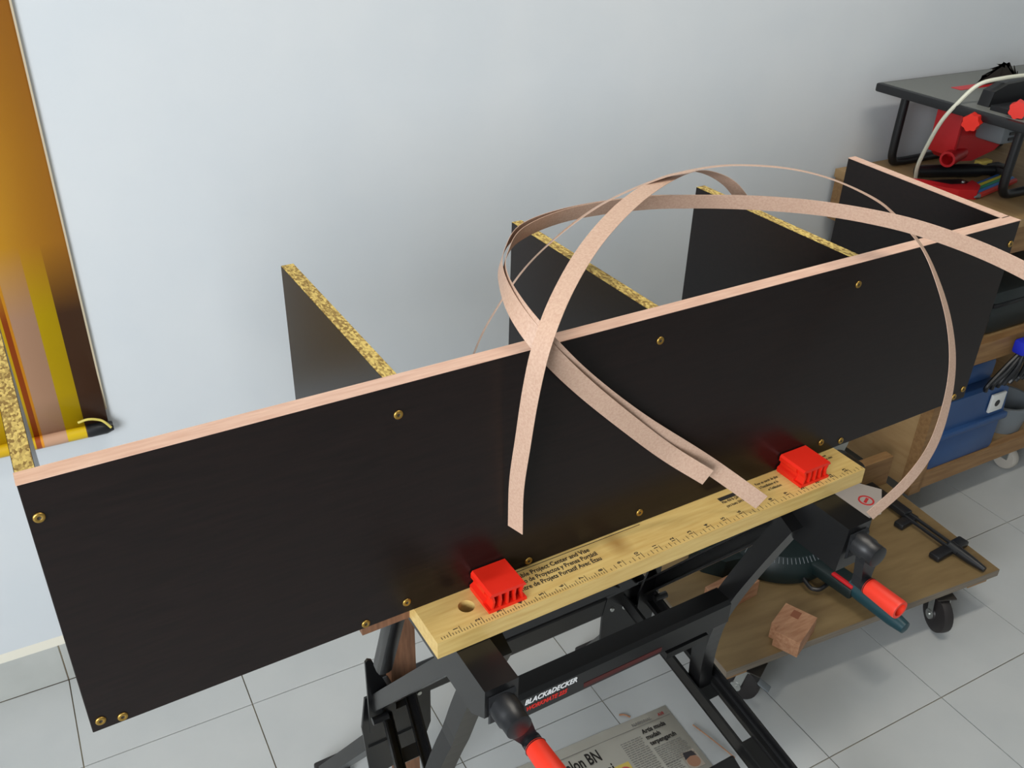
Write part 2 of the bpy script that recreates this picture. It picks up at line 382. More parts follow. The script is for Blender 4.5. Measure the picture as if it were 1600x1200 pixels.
# ruler: ticks and numerals in inches
tk = MB(); IN = .0254; nums = []
zt = JZ + .0002
for k in range(1, 24 * 8):
    x = JX0 + .0035 + k * IN / 8
    if x > JX1 - .002: break
    ln = .0085 if k % 8 == 0 else (.0062 if k % 4 == 0 else .0034)
    if k > 64 and k % 2: continue
    tk.box(x - .00025, x + .00025, JY0 + .0022, JY0 + .0022 + ln, zt - .0003, zt)
tk.build('ruler_ticks', INK, jaw, smooth_=False, kind='stuff')
for k in range(1, 24):
    x = JX0 + .0035 + k * IN
    if x > JX1 - .004: break
    M = Matrix.Translation((x - .0022, JY0 + .0072, zt - .0001)) @ Matrix.Rotation(PI / 2, 4, 'Z')
    nums.append((str(k), .0072, M, .95, .0001))
print_text(nums, jaw, INK, 'numeral')
def TM(x, y, z=None): return Matrix.Translation((x, y, (z or zt) - .0001))
prt = [('Portable Project Center and Vise', .0090, TM(.4145, -.0135), .87, .00012), ('Centro de Proyectos y Prensa Portátil', .0090, TM(.4125, -.0225), .80, .00012), ('Centre de Projets Portatif Avec Étau', .0090, TM(.4125, -.0315), .83, .00012),
       ('Max 450 lb (204 kg) load', .0062, TM(.7095, -.0205), .66, 0), ('para hasta 204 kg', .0062, TM(.7095, -.0285), .66, 0),
       ('Pour en savoir de plus', .0062, TM(.7700, -.0130), .66, 0), ("à l'installation et la", .0062, TM(.7700, -.0205), .66, 0), ("et l'utilisation", .0062, TM(.7770, -.028), .66, 0),
       ('de la base', .0056, TM(.8810, -.0090), .7, 0), ('pour sa mise', .0056, TM(.8810, -.0155), .7, 0)]
print_text(prt, jaw, INK, 'printed_text')
MB().box(.425, .597, -.0035, -.0027, zt - .0003, zt).build('printed_rule', INK, jaw, smooth_=False)
MB().box(.7095, .752, -.0155, -.0095, zt - .0003, zt).build('warning_panel', INK, jaw, smooth_=False)
# vise boxes and cranks
for sx, (bx0, bx1), ang in ((-1, (.331, .369), .46), (1, (.832, .871), 0.0)):
    c = (bx0 + bx1) / 2
    MB().prism([(-.112, .7375), (.16, .7375), (.16, .68)] + ([(-.085, .68), (-.112, .70)] if sx < 0 else [(-.02, .668), (-.108, .668)]), bx0, bx1, 'x').build('vise_box', BLACK, t, smooth_=False)
    MB().prism([(-.1125, .728), (-.1125, .690), (-.116, .694), (-.116, .724)], bx0 + .004, bx1 - .004, 'x').build('end_cover', BLACKP, t, smooth_=False)
    cr = MB(); hz = .712
    cr.lathe([(0, 0), (.0155, 0), (.0155, .55), (.0140, .62), (.0140, 1), (.0115, 1.03), (0, 1.03)], (c, -.114, hz), (c, -.146, hz), 24)
    crank = cr.build('crank', BLACKP, t)
    ax, az = c + .047 * math.sin(ang), hz - .047 * math.cos(ang)
    a = MB(); up = (math.sin(ang), 0, -math.cos(ang)); sdv = (math.cos(ang), 0, math.sin(ang)); 
    pts = []
    for w0, kk in ((.0135, -.002), (.0135, .012), (.0095, .036), (.0095, .052)):
        pts.append((w0, kk))
    poly = [(w * sdv[0] + k * up[0] + c, w * sdv[2] + k * up[2] + hz) for w, k in pts] + [(-w * sdv[0] + k * up[0] + c, -w * sdv[2] + k * up[2] + hz) for w, k in pts[::-1]]
    a.prism(poly, -.126, -.139, 'y').build('crank_arm', BLACKP, crank, smooth_=False)
    MB().lathe([(0, 0), (.0105, 0), (.0105, .6), (.012, .8), (0, .8)], (ax, -.136, az), (ax, -.148, az)).build('handle_collar', BLACKP, crank)
    MB().lathe([(.0085, 1.0), (.0085, .35), (0, .35), (.0100, 0), (.0112, .02), (.0125, .95), (.0120, 1.0), (.0085, 1.0)], (ax, -.143, az), (ax, -.192, az), 28).build('crank_knob', REDH, crank, label='red tubular crank handle')
# frame, both sides
for sx in (-1, 1):
    xo = .335 if sx < 0 else .866      # outer plane of a side
    inn = -sx                           # towards the middle
    def X(d): return xo + inn * d
    lg = .040 if sx < 0 else .028
    # diagonal strut from vise box back and down (open channel)
    st = MB(); p, q = (X(.008), -.035, .708), (X(.008), .262, .322)
    st.obox(p, q, .004, .020, up=(0, .8, .6)); 
    st.obox((X(.020), -.035 + .0079, .708 + .0061), (X(.020), .262 + .0079, .322 + .0061), .026, .003, up=(0, .8, .6))
    st.obox((X(.020), -.035 - .0079, .708 - .0061), (X(.020), .262 - .0079, .322 - .0061), .026, .003, up=(0, .8, .6))
    st.build('diagonal_strut', BLACK, t, smooth_=False)
    # curved front leg
    path = smooth([(-.035, .70), (-.005, .63), (.035, .53), (.068, .43), (.088, .34), (.098, .245)][0:6] and [(y, z, 0) for y, z in [(-.035, .70), (-.005, .63), (.035, .53), (.068, .43), (.088, .34), (.098, .245)]], 4)
    le = MB(); prev = None
    for P in path:
        y, z = P.x, P.y; k = path.index(P); T = (path[min(k + 1, len(path) - 1)] - path[max(k - 1, 0)]).normalized(); nrm = Vector((-T.y, T.x, 0))
        w = .0135
        ring = []
        for (dx, dn) in ((lg, -w), (lg + .026, -w), (lg + .026, w), (lg, w)):
            ring.append(le.bm.verts.new((X(dx) + sx * .030 * min(1, max(0, (.46 - z) / .2)), y + nrm.x * dn, z + nrm.y * dn)))
        if prev:
            for i in range(4): le.bm.faces.new((prev[i], prev[(i + 1) % 4], ring[(i + 1) % 4], ring[i]))
        else: le.bm.faces.new(ring)
        prev = ring
    le.bm.faces.new(prev)
    le.build('front_leg', BLACK, t, smooth_=False)
    # slotted lower leg, from the rear pivot to a foot in front
    sl = MB(); A = Vector((.305, .352)); B = Vector((-.45, .018)); d2 = (B - A).normalized(); LEN = (B - A).length
    xc_ = .820 if sx > 0 else .394; x_a, x_b = xc_ - .028, xc_ + .028
    Mslot = Matrix(((1, 0, 0, 0), (0, d2.x, -d2.y, A.x), (0, d2.y, d2.x, A.y), (0, 0, 0, 1)))
    ribs = [0, .075, .13, .15, .222, .262, .340, .40, .47, .52, .62, LEN]
    sl.box(x_a, x_a + .016, 0, LEN, -.002, .002); sl.box(x_b - .016, x_b, 0, LEN, -.002, .002)
    for r0, r1 in zip(ribs[::2], ribs[1::2]): sl.box(x_a + .016, x_b - .016, r0, r1, -.002, .002)
    sl.box(x_a, x_a + .003, 0, LEN, -.022, .002); sl.box(x_b - .003, x_b, 0, LEN, -.022, .002)
    for e in (0, 1):
        xa = x_a + .014 if e == 0 else x_b - .016
        sl.box(xa, xa + .002, .03, LEN - .1, -.006, .002)
    bmesh.ops.transform(sl.bm, matrix=Mslot, verts=sl.bm.verts)
    for v in sl.bm.verts: v.co.x += sx * .17 * (.30 - v.co.y)      # the legs splay outwards
    slo = sl.build('slotted_leg', BLACK, t, smooth_=False)
    MB().box(x_a + sx * .127 - .004, x_b + sx * .127 + .004, -.47, -.43, 0, .03, bev=.004).build('rubber_foot', RUBBER, slo)
    # rear leg with foot
    rl = MB(); hx8 = []
    for (xa, xb, y_, z_) in ((.0, .072, .252, .262), (-.036, .012, .405, .030)):
        for dd in (-.011, .011): hx8 += [rl.bm.verts.new((X(xa), y_ + dd * .8, z_ + dd * .6)), rl.bm.verts.new((X(xb), y_ + dd * .8, z_ + dd * .6))]
    for f_ in ((0, 1, 3, 2), (4, 5, 7, 6), (0, 1, 5, 4), (2, 3, 7, 6), (0, 2, 6, 4), (1, 3, 7, 5)): rl.bm.faces.new([hx8[k_] for k_ in f_])
    rlo = rl.build('rear_leg', BLACK, t, smooth_=False)
    MB().obox((X(-.012), .395, .0145), (X(-.012), .432, .0145), .056, .028, bev=.004).build('rubber_foot', RUBBER, rlo)
    # gusset facing the front
    gp = [(X(-.008), .30), (X(.0), .36), (X(.098), .355), (X(.105), .32), (X(.104), .25), (X(.088), .205), (X(.050), .19), (X(.0), .18)]
    gu = MB(); gu.prism(gp, .246, .250, 'y'); gu.build('gusset_plate', BLACK, t, smooth_=False)
    for gx, gz in ((.060, .318), (.086, .325), (.045, .235)): MB().cyl((X(gx), .2465, gz), (X(gx), .2435, gz), .0045, .0035, 10).build('bolt', STEEL, t)
    # upright side bracket and rear brace
    sb = MB(); sb.prism([(X(0), .447), (X(.004), .451), (X(.010), .447), (X(.042), .350), (X(.042), .30), (X(0), .30)], .232, .236, 'y')
    sb.build('side_bracket', BLACK, t, smooth_=False)
    rb = MB(); rb.obox((X(.004), .085, .735), (X(.004), .178, .488), .022, .024, up=(0, 1, .4), bev=.007)
    rb.build('rear_brace', BLACK, t)
    MB().cyl((X(-.002), .215, .345), (X(.022), .215, .345), .006, n=12).build('pivot_pin', BLACK, t)
# cross bars
cb = MB(); cb.prism([(.030, .468), (.026, .474), (.026, .508), (.031, .514), (.058, .514), (.062, .508), (.062, .474), (.058, .468)], .436, .813, 'x')
bar = cb.build('cross_bar', BLACK, t, smooth_=False)
MB().box(.70, .775, .024, .060, .458, .469).build('bar_bracket', BLACK, bar, smooth_=False)
My = Matrix.Translation((0, .0257, 0)) @ Matrix.Rotation(PI / 2, 4, 'X')
def FM(x, z): return Matrix.Translation((x, .0257, z)) @ Matrix.Rotation(PI / 2, 4, 'X') @ Matrix(((1, .22, 0, 0), (0, 1, 0, 0), (0, 0, 1, 0), (0, 0, 0, 1)))
print_text([('BLACK&DECKER', .0125, FM(.468, .4965), .86, .0003)], bar, WHITEINK, 'maker_lettering')
print_text([('WORKMATE 225', .0105, FM(.470, .484), .80, .0003)], bar, REDINK, 'model_lettering')
MB().box(.56, .69, .0255, .0262, .478, .486).build('red_stripe', mat('dark_red_ink', (74, 18, 16), .5), bar, smooth_=False)
MB().obox((.37, .262, .335), (.835, .262, .335), .030, .040, bev=.004).build('rear_cross_bar', BLACK, t, smooth_=False)
MB().obox((.37, -.035, .195), (.835, -.035, .195), .05, .022, up=(0, -.4, .9), bev=.003).build('step_bar', BLACK, t, smooth_=False)

# swivel grips on the jaw
def grip(x0, x1, label):
    t = UNIT.thing('swivel_grip', ((x0 + x1) / 2, -.022, JZ), label, 'bench grip', 'red swivel grips on the jaw')
    z = JZ; h = .0245; y0, y1 = -.0435, -.0015
    prof = [(x0, z), (x1, z), (x1, z + .006), (x1 - .004, z + .0085), (x1 - .0045, z + .0125), (x1 - .001, z + .016), (x1 - .001, z + .0215), (x1 - .003, z + h),
            (x0 + .003, z + h), (x0 + .001, z + .0215), (x0 + .001, z + .016), (x0 + .0045, z + .0125), (x0 + .004, z + .0085), (x0, z + .006)]
    MB().prism(prof, y0 + .013, y1, 'y').build('body', RED, t, smooth_=False)
    MB().prism([prof[7], prof[8], prof[9], (x0 + .001, z + .0205), (x1 - .001, z + .0205), prof[6]], y0 + .0005, y0 + .013, 'y').build('top_lip', RED, t, smooth_=False)
    MB().prism([(x0, z), (x1, z), (x1, z + .0035), (x0, z + .0035)], y0, y0 + .013, 'y').build('bottom_lip', RED, t, smooth_=False)
    w = x1 - x0
    for i in range(5):
        f = i / 4; xc = x0 + .0045 + f * (w - .009); sl = (f - .5) * -.004
        MB().prism([(xc - .0011, z + .003), (xc + .0011, z + .003), (xc + .0011 + sl, z + .0125), (xc + .0012, z + .0207), (xc - .0012, z + .0207), (xc - .0011 + sl, z + .0125)], y0 + .001, y0 + .013, 'y').build('rib', RED, t, smooth_=False)
grip(.374, .419, 'red plastic bench grip beside the round hole in the jaw')
grip(.815, .863, 'red plastic bench grip near the high-number end of the ruler')

# brown wooden prop and cleat under the unit
pr = MB(); pr.box(.383, .423, .258, .280, .0, .7595)
UNIT.single(pr, 'wooden_prop', BATTEN, 'brown upright wooden batten propped under the shelf unit behind the jaw', 'batten', smooth_=False)
pr = MB(); pr.box(.257, .345, .012, .060, .7385, .7597)
UNIT.single(pr, 'packing_strip', BATTEN, 'short brown packing strip lying between the batten and the shelf unit', 'wood strip', smooth_=False)

# ------------------------------------------------------------------ loose edge banding
STR = dict(
B=[(0.818,-0.9691,0.7731,0.6146,-0.1329,0.7775),(0.7455,-0.9391,0.8355,0.6139,-0.1687,0.7712),(0.6516,-0.9333,0.9134,0.6502,-0.1771,0.7388),(0.5785,-0.9383,0.9827,0.6922,-0.2975,0.6575),(0.5295,-0.9444,1.0369,0.6361,-0.4321,0.6393),(0.5139,-0.9132,1.0639,0.2832,-0.4101,0.867),(0.5205,-0.8688,1.0756,0.0366,-0.2045,0.9782),(0.5409,-0.8304,1.0802,0.1287,-0.2488,0.96),(0.5793,-0.7938,1.0871,0.1223,-0.3447,0.9307),(0.6538,-0.768,1.0885,0.0607,-0.3988,0.915),(0.7479,-0.7685,1.087,-0.0549,-0.3776,0.9243),(0.819,-0.7949,1.0873,-0.2013,-0.3225,0.9249),(0.8762,-0.8381,1.0906,-0.2141,-0.2475,0.9449),(0.931,-0.883,1.0896,-0.2739,-0.2412,0.931),(0.9668,-0.9428,1.0902,-0.2857,-0.185,0.9403),(0.9907,-0.9923,1.0862,-0.2585,-0.1589,0.9529),(1.002,-1.0482,1.0822,-0.2295,-0.1742,0.9576),(1.0136,-1.1019,1.0718,-0.1936,-0.2002,0.9604),(1.011,-1.1617,1.0603,-0.1729,-0.1785,0.9686) ],
D=[(0.7407,-0.9541,0.8253,0.593,-0.0709,0.802),(0.6984,-0.9373,0.8581,0.6324,-0.1069,0.7673),(0.6518,-0.935,0.9013,0.685,-0.1996,0.7006),(0.5778,-0.9404,0.9751,0.7022,-0.2901,0.6502),(0.5273,-0.944,1.0318,0.6355,-0.4314,0.6403),(0.5109,-0.9102,1.0619,0.303,-0.4365,0.8471),(0.5184,-0.8649,1.0757,0.0587,-0.2513,0.9661),(0.5397,-0.8258,1.0821,0.137,-0.2682,0.9536),(0.5808,-0.7869,1.0887,0.1543,-0.3664,0.9176),(0.6572,-0.7626,1.0876,0.0664,-0.4146,0.9076),(0.7504,-0.7651,1.0863,-0.048,-0.3795,0.924),(0.8079,-0.7856,1.0859,-0.1205,-0.3519,0.9282) ],
A=[(0.498,-0.9429,0.8316,0.3133,-0.9496,-0.0109),(0.4972,-0.9438,0.8882,0.2798,-0.9574,-0.0709),(0.4983,-0.9513,0.9465,0.2701,-0.9547,-0.1252),(0.501,-0.9583,1.0069,0.2976,-0.9489,-0.1045),(0.5102,-0.9596,1.0555,0.3587,-0.9298,0.082),(0.545,-0.9341,1.0881,0.5149,-0.8378,0.1815),(0.602,-0.8915,1.1094,0.5502,-0.8327,0.0633),(0.6716,-0.8478,1.1231,0.5014,-0.865,-0.02),(0.736,-0.8142,1.1275,0.4417,-0.8928,0.0885),(0.7978,-0.7854,1.1228,0.3992,-0.8779,0.2646),(0.8415,-0.7711,1.1113,0.2817,-0.922,0.2658),(0.8765,-0.77,1.0929,0.1676,-0.9058,0.3891),(0.8983,-0.7792,1.068,0.139,-0.883,0.4484) ],
C=[(0.4879,-0.8393,0.9456,-0.3266,-0.8139,0.4805),(0.5071,-0.8275,0.9786,-0.3297,-0.8167,0.4737),(0.5297,-0.8191,1.0094,-0.3046,-0.8147,0.4935),(0.5727,-0.808,1.0512,-0.2772,-0.824,0.4941),(0.616,-0.8046,1.082,-0.2335,-0.8432,0.4842),(0.6638,-0.802,1.1056,-0.1734,-0.876,0.4501),(0.7069,-0.8032,1.1197,-0.1648,-0.9018,0.3995),(0.7496,-0.8069,1.1299,-0.1672,-0.9144,0.3685),(0.7885,-0.8121,1.1348,-0.2005,-0.9315,0.3034),(0.8334,-0.8228,1.1365,-0.2888,-0.9279,0.2359),(0.8898,-0.8444,1.1318,-0.3556,-0.9172,0.1795),(0.9388,-0.867,1.1194,-0.4242,-0.8979,0.1172),(0.9833,-0.8929,1.0987,-0.5752,-0.8146,0.0742),(1.0012,-0.9145,1.0817,-0.685,-0.7266,0.053),(1.0275,-0.9381,1.0493,-0.7774,-0.6229,0.0879),(1.0346,-0.9656,1.0149,-0.8661,-0.4835,0.1271),(1.0439,-0.9884,0.9697,-0.9105,-0.405,0.0831),(1.0447,-1.0071,0.9234,-0.9505,-0.2563,0.1758),(1.0354,-1.0209,0.8761,-0.9457,-0.1179,0.3028),(1.017,-1.0302,0.8278,-0.8886,0.0032,0.4586),(0.9883,-1.03,0.785,-0.7586,0.083,0.6462),(0.9473,-1.0235,0.7451,-0.6895,0.0702,0.7209) ],
)
def ribbon(name, data, label, w=.0205, th=.0005, n=8):
    P = [Vector(d[:3]) for d in data]; Wv = [Vector(d[3:]) for d in data]
    pp = smooth(P, n); ww = smooth(Wv, n); b = MB(); prev = None
    acc = 0; uv = []
    for i, p in enumerate(pp):
        T = (pp[min(i + 1, len(pp) - 1)] - pp[max(i - 1, 0)]).normalized(); wv = ww[i]; wv = (wv - T * wv.dot(T)).normalized(); nn = T.cross(wv)
        ring = [b.bm.verts.new(p + wv * (s1 * w / 2) + nn * (s2 * th / 2)) for s1, s2 in ((-1, -1), (1, -1), (1, 1), (-1, 1))]
        if prev:
            for k in range(4): b.bm.faces.new((prev[k], prev[(k + 1) % 4], ring[(k + 1) % 4], ring[k]))
        else: b.bm.faces.new(ring)
        prev = ring
    b.bm.faces.new(prev)
    return WORLD.single(b, name, STRIP, label, 'edge banding', 'loose edge banding strips', angle=60)
ribbon('edge_banding_strip', STR['B'], 'long beige edge banding strip looping back from the jaw and out to the right')
ribbon('edge_banding_strip', STR['D'], 'shorter beige banding strip lying doubled behind the long one, ending above the jaw')
ribbon('edge_banding_strip', STR['A'], 'beige banding strip hanging down the front of the dark panel and arching up')
ribbon('edge_banding_strip', STR['C'], 'banding strip seen edge-on, arching over the unit down to the right vise crank')

# ------------------------------------------------------------------ dolly and what lies on it
def D(x, y, z): return (x, y, z)
DPLY = mat('worn_plywood', (128, 106, 70), .55, c2=(112, 90, 57), scale=8, stretch=(1, 6, 6), lo=.3, hi=.7)
t = DOLLY.thing('wheeled_dolly', (.35, .22, 0), 'low plywood dolly on black swivel castors', 'dolly')
MB().box(0, .705, 0, .46, .107, .1245).build('platform', DPLY, t, smooth_=False)
MB().box(-.0004, .7054, -.0006, .0008, .107, .1238).build('front_edge', PLYE, t, smooth_=False)
MB().box(-.0006, .0008, -.0004, .46, .107, .1238).build('side_edge', PLYE, t, smooth_=False)
MB().box(.004, .055, .006, .455, .093, .107).build('runner', PINE, t, smooth_=False)
MB().box(.63, .685, .006, .455, .093, .107).build('runner', PINE, t, smooth_=False)
def castor(cx, cy, ang):
    R = Matrix.Rotation(ang, 3, 'Z'); r = .042
    def q(x, y, z): v = R @ Vector((x, y, 0)); return (cx + v.x, cy + v.y, z)
    c = MB(); c.obox(q(-.028, 0, .0915), q(.028, 0, .0915), .042, .003); co = c.build('castor', BLADE, t, smooth_=False)
    f = MB()
    for s in (-1, 1):
        f.obox(q(-.004, s * .0185, .091), q(-.014, s * .0185, .038), .0022, .016, up=R @ Vector((1, 0, 0))); f.cyl(q(-.014, s * .0175, .0415), q(-.014, s * .0215, .0415), .011, n=14)
    f.cyl(q(0, 0, .0845), q(0, 0, .0915), .018); f.build('fork', STEEL, co, smooth_=False)
    MB().lathe([(0, 0), (.010, 0), (.012, .1), (r - .006, .14), (r - .001, .2), (r, .38), (r, .62), (r - .001, .8), (r - .006, .86), (.012, .9), (.010, 1), (0, 1)], q(-.014, -.016, r + .0005), q(-.014, .016, r + .0005), 28).build('wheel', RUBBER, co)
    MB().cyl(q(-.014, -.0235, .0425), q(-.014, .0235, .0425), .004, n=10).build('axle', STEEL, co)
    MB().obox(q(.012, 0, .064), q(.046, 0, .050), .016, .004, bev=.0012).build('brake_pedal', GREYP, co)
castor(.074, .020, -1.0); castor(.572, .024, 1.62 - .35); castor(.07, .42, .6); castor(.63, .42, 2.1)

# wooden beam standing on edge at the back of the saw
b = MB().box(1.24, 1.802, -.4545, -.430, .1245, .204, bev=.001)
WORLD.single(b, 'timber_beam', PINE, 'pale timber beam on edge on the dolly, behind the mitre saw', 'timber', smooth_=False)
# offcuts
Rz = Matrix.Rotation(.16, 3, 'Z')
b = MB().box(1.155, 1.262, -.612, -.565, .1245, .164, bev=.0012, rot=Matrix.Rotation(.10, 3, 'Z'))
WORLD.single(b, 'wood_block', OFFCUT, 'brown wood offcut lying on the dolly next to the saw table', 'wood block', smooth_=False)
t = WORLD.thing('wood_block', (1.263, -.725, .1245), 'notched wood offcut near the front edge of the dolly', 'wood block')
R4 = Matrix.Translation((1.247, -.722, 0)) @ Matrix.Rotation(.42, 4, 'Z')
b = MB(); b.prism([(-.046, -.032), (.038, -.032), (.038, .032), (-.030, .032), (-.030, .018), (-.046, .018)], .1245, .162); b._xf(list(b.bm.verts), R4); b.build('block', OFFCUT, t, smooth_=False)
b = MB(); b.box(.010, .030, -.004, .012, .150, .1625); b._xf(list(b.bm.verts), R4); b.build('inset', mat('dark_offcut', (128, 76, 50), .7), t, smooth_=False)

# mitre saw
t = WORLD.thing('mitre_saw', (1.45, -.52, .1245), 'dark green compact mitre saw standing on the dolly under the workbench', 'mitre saw')
MB().prism([(1.205, -.50), (1.235, -.535), (1.30, -.545), (1.34, -.565), (1.48, -.575), (1.52, -.545), (1.62, -.54), (1.66, -.50), (1.66, -.4565), (1.205, -.4565)], .1245, .168).build('base_casting', TEAL, t, smooth_=False)
MB().lathe([(0, 0), (.126, 0), (.130, .1), (.130, .55), (.118, .85), (.112, 1), (0, 1)], (1.40, -.500, .126), (1.40, -.500, .186), 48).build('turntable', TEAL, t)
sc = MB()
for k in range(40):
    a = -PI * (.05 + .9 * k / 39); sc.obox((1.40 + .113 * math.cos(a), -.5 + .113 * math.sin(a), .1845), (1.40 + .123 * math.cos(a), -.5 + .123 * math.sin(a), .1765), .0012, .0012)
sc.build('angle_scale', GREYP, t, smooth_=False, kind='stuff')
MB().obox((1.405, -.585, .160), (1.425, -.715, .158), .050, .026, bev=.006).build('mitre_arm', TEAL, t)
MB().lathe([(0, 0), (.017, 0), (.0185, .2), (.0165, .75), (.0125, .97), (0, 1)], (1.420, -.700, .165), (1.430, -.835, .158), 20).build('lock_handle', TEALH, t)
MB().obox((1.402, -.665, .1745), (1.408, -.715, .1735), .010, .006, bev=.002).build('lock_lever', REDD, t)
MB().tube([(1.375, -.575, .150), (1.374, -.60, .145), (1.366, -.645, .138), (1.372, -.658, .137), (1.385, -.662, .138), (1.42, -.655, .142), (1.43, -.64, .150)], .0045, 8).build('wire_stop', BLACKP, t)
MB().box(1.25, 1.60, -.475, -.458, .186, .245, bev=.003).build('fence', TEAL, t)
MB().cyl((1.53, -.452, .32), (1.53, -.449, .32), .105, n=40).build('blade', STEEL, t, smooth_=True)
MB().lathe([(0, 0), (.112, 0), (.115, .2), (.115, .8), (.112, 1), (0, 1)], (1.53, -.43, .32), (1.53, -.405, .32), 40).build('blade_guard', CLEAR, t)
MB().box(1.44, 1.60, -.54, -.46, .186, .30, bev=.014).build('motor_housing', BLACKP, t)
lab = MB(); lab.prism([(1.455, -.635), (1.54, -.640), (1.60, -.585), (1.56, -.53), (1.46, -.53)], .258, .264); lab.build('front_cover', STICK, t, smooth_=False, label='pale cover plate with a red oval emblem')
MB().lathe([(.013, 0), (.0165, 0), (.0165, 1), (.013, 1), (.013, 0)], (1.540, -.598, .2640), (1.540, -.598, .2648), 28).build('emblem_ring', LOGOR, t)
MB().obox((1.532, -.602, .2644), (1.548, -.594, .2644), .006, .0008).build('emblem_bar', LOGOR, t, smooth_=False)
MB().prism([(1.46, -.62), (1.53, -.63), (1.58, -.585), (1.55, -.53), (1.46, -.53)], .19, .258).build('head_casting', TEAL, t, smooth_=False)
MB().obox((1.50, -.50, .225), (1.50, -.40, .20), .07, .06, bev=.012).build('pivot_arm', TEAL, t)

# black work-support rail lying on the dolly
t = WORLD.thing('support_rail', (1.735, -.65, .1245), 'black twin-rod extension rail lying across the right side of the dolly', 'support rail')
for dx in (-.008, .008): MB().tube([(1.736 + dx, -.47, .137), (1.735 + dx, -.715, .137)], .0042, 8).build('rod', BLACKP, t)
MB().obox((1.738, -.440, .139), (1.736, -.575, .139), .026, .014, bev=.003).build('sleeve', BLACKP, t)
MB().obox((1.690, -.588, .1325), (1.752, -.580, .1325), .024, .014, bev=.004).build('foot', BLACKP, t)
MB().obox((1.675, -.698, .1325), (1.782, -.690, .1325), .026, .014, bev=.004).build('foot', BLACKP, t)
MB().lathe([(0, 0), (.012, 0), (.010, .6), (.006, 1), (0, 1)], (1.735, -.690, .1375), (1.741, -.775, .133), 14).build('tail', BLACKP, t)

# ------------------------------------------------------------------ newspaper on the floor
t = WORLD.thing('newspaper', (.82, -.82, 0), 'open newspaper sheet lying on the tiles under the workbench', 'newspaper')
na = Frame(1.004, -.668, -.030)
NR = Matrix.Translation((1.004, -.668, 0)) @ Matrix.Rotation(-.030, 4, 'Z')
b = MB()
nx = 10
for i in range(nx):
    xa, xb = -.52 + .52 * i / nx, -.52 + .52 * (i + 1) / nx
    def hz(x): return .0009 + .0012 * (1 + math.sin(x * 31)) * .5
    b.quad([(xa, -.38, hz(xa)), (xb, -.38, hz(xb)), (xb, 0, hz(xb)), (xa, 0, hz(xa))])
bmesh.ops.remove_doubles(b.bm, verts=b.bm.verts, dist=1e-5)
b._xf(list(b.bm.verts), NR); o = b.build('sheet', PAPER, t); sm = o.modifiers.new('thickness', 'SOLIDIFY'); sm.thickness = .0006; sm.offset = -1
zp = .0027
def NM(x, y): return NR @ Matrix.Translation((x, y, zp))
print_text([('NASIONAL', .008, NM(-.085, -.016), 1.1, .0002)], t, GREYINK, 'page_header')
print_text([('A18', .0085, NM(-.026, -.016), .9, .0003)], t, mat('print_red', (150, 60, 54), .9), 'page_number')
b = MB(); b.box(-.50, -.004, -.0212, -.0202, zp - .0002, zp); b._xf(list(b.bm.verts), NR); b.build('header_rule', GREYINK, t, smooth_=False)
print_text([('Bicara calon BN', .034, NM(-.310, -.053), .62, .0006), ('akan selesai', .034, NM(-.262, -.088), .62, .0006)], t, INK, 'headline')
print_text([('Artis muda', .0135, NM(-.076, -.038), .85, .0003), ('mudah', .0135, NM(-.076, -.052), .85, .0003), ('terpengaruh', .0135, NM(-.076, -.066), .85, .0003)], t, INK, 'column_heading')
bt = MB(); rr = random.Random(3)
def lines(x0, x1, y0, y1, step):
    y = y0
    while y > y1:
        x = x0
        while x < x1 - .004:
            w = min(rr.uniform(.003, .011), x1 - x); bt.quad([(x, y - .0016, zp), (x + w, y - .0016, zp), (x + w, y, zp), (x, y, zp)]); x += w + .0014
        y -= step
lines(-.128, -.082, -.040, -.19, .0046); lines(-.076, -.012, -.073, -.112, .0042); lines(-.076, -.046, -.112, -.20, .0042)
bt._xf(list(bt.bm.verts), NR); bt.build('body_text', GREYINK, t, smooth_=False, kind='stuff')
b = MB(); b.box(-.040, -.010, -.142, -.104, zp - .0002, zp); b._xf(list(b.bm.verts), NR); b.build('photo_ground', mat('print_photo', (172, 160, 146), .9), t, smooth_=False)
b = MB(); b.cyl((-.025, -.127, zp - .0001), (-.025, -.127, zp + .0002), .0125, n=24); b._xf(list(b.bm.verts), NR @ Matrix.Translation((0, 0, 0))); b.build('photo_face', SKIN, t, smooth_=False)
b = MB(); b.prism([(-.038, -.120), (-.034, -.105), (-.016, -.107), (-.013, -.119), (-.025, -.116)], zp, zp + .0004); b._xf(list(b.bm.verts), NR); b.build('photo_cap', mat('print_dark', (58, 54, 56), .9), t, smooth_=False)
b = MB(); b.box(-.165, -.134, -.112, -.076, zp - .0002, zp); b._xf(list(b.bm.verts), NR); b.build('advert_ground', YELINK, t, smooth_=False)
b = MB(); b.cyl((-.149, -.094, zp - .0001), (-.149, -.094, zp + .0002), .0115, n=20); b._xf(list(b.bm.verts), NR); b.build('advert_roundel', PINKINK, t, smooth_=False)
b = MB().tube([(1.022, -.731, .0045), (1.033, -.775, .0055), (1.045, -.825, .0045)], .0013, 6)
WORLD.single(b, 'wood_splinter', OFFCUT, 'thin brown wood splinter lying on the newspaper edge', 'splinter')
b = MB().tube([(.912, -.646, .0016), (.920, -.652, .004), (.928, -.660, .0018)], .0016, 6)
WORLD.single(b, 'wood_shaving', OFFCUT, 'small curled wood shaving on the tiles above the newspaper', 'shaving')

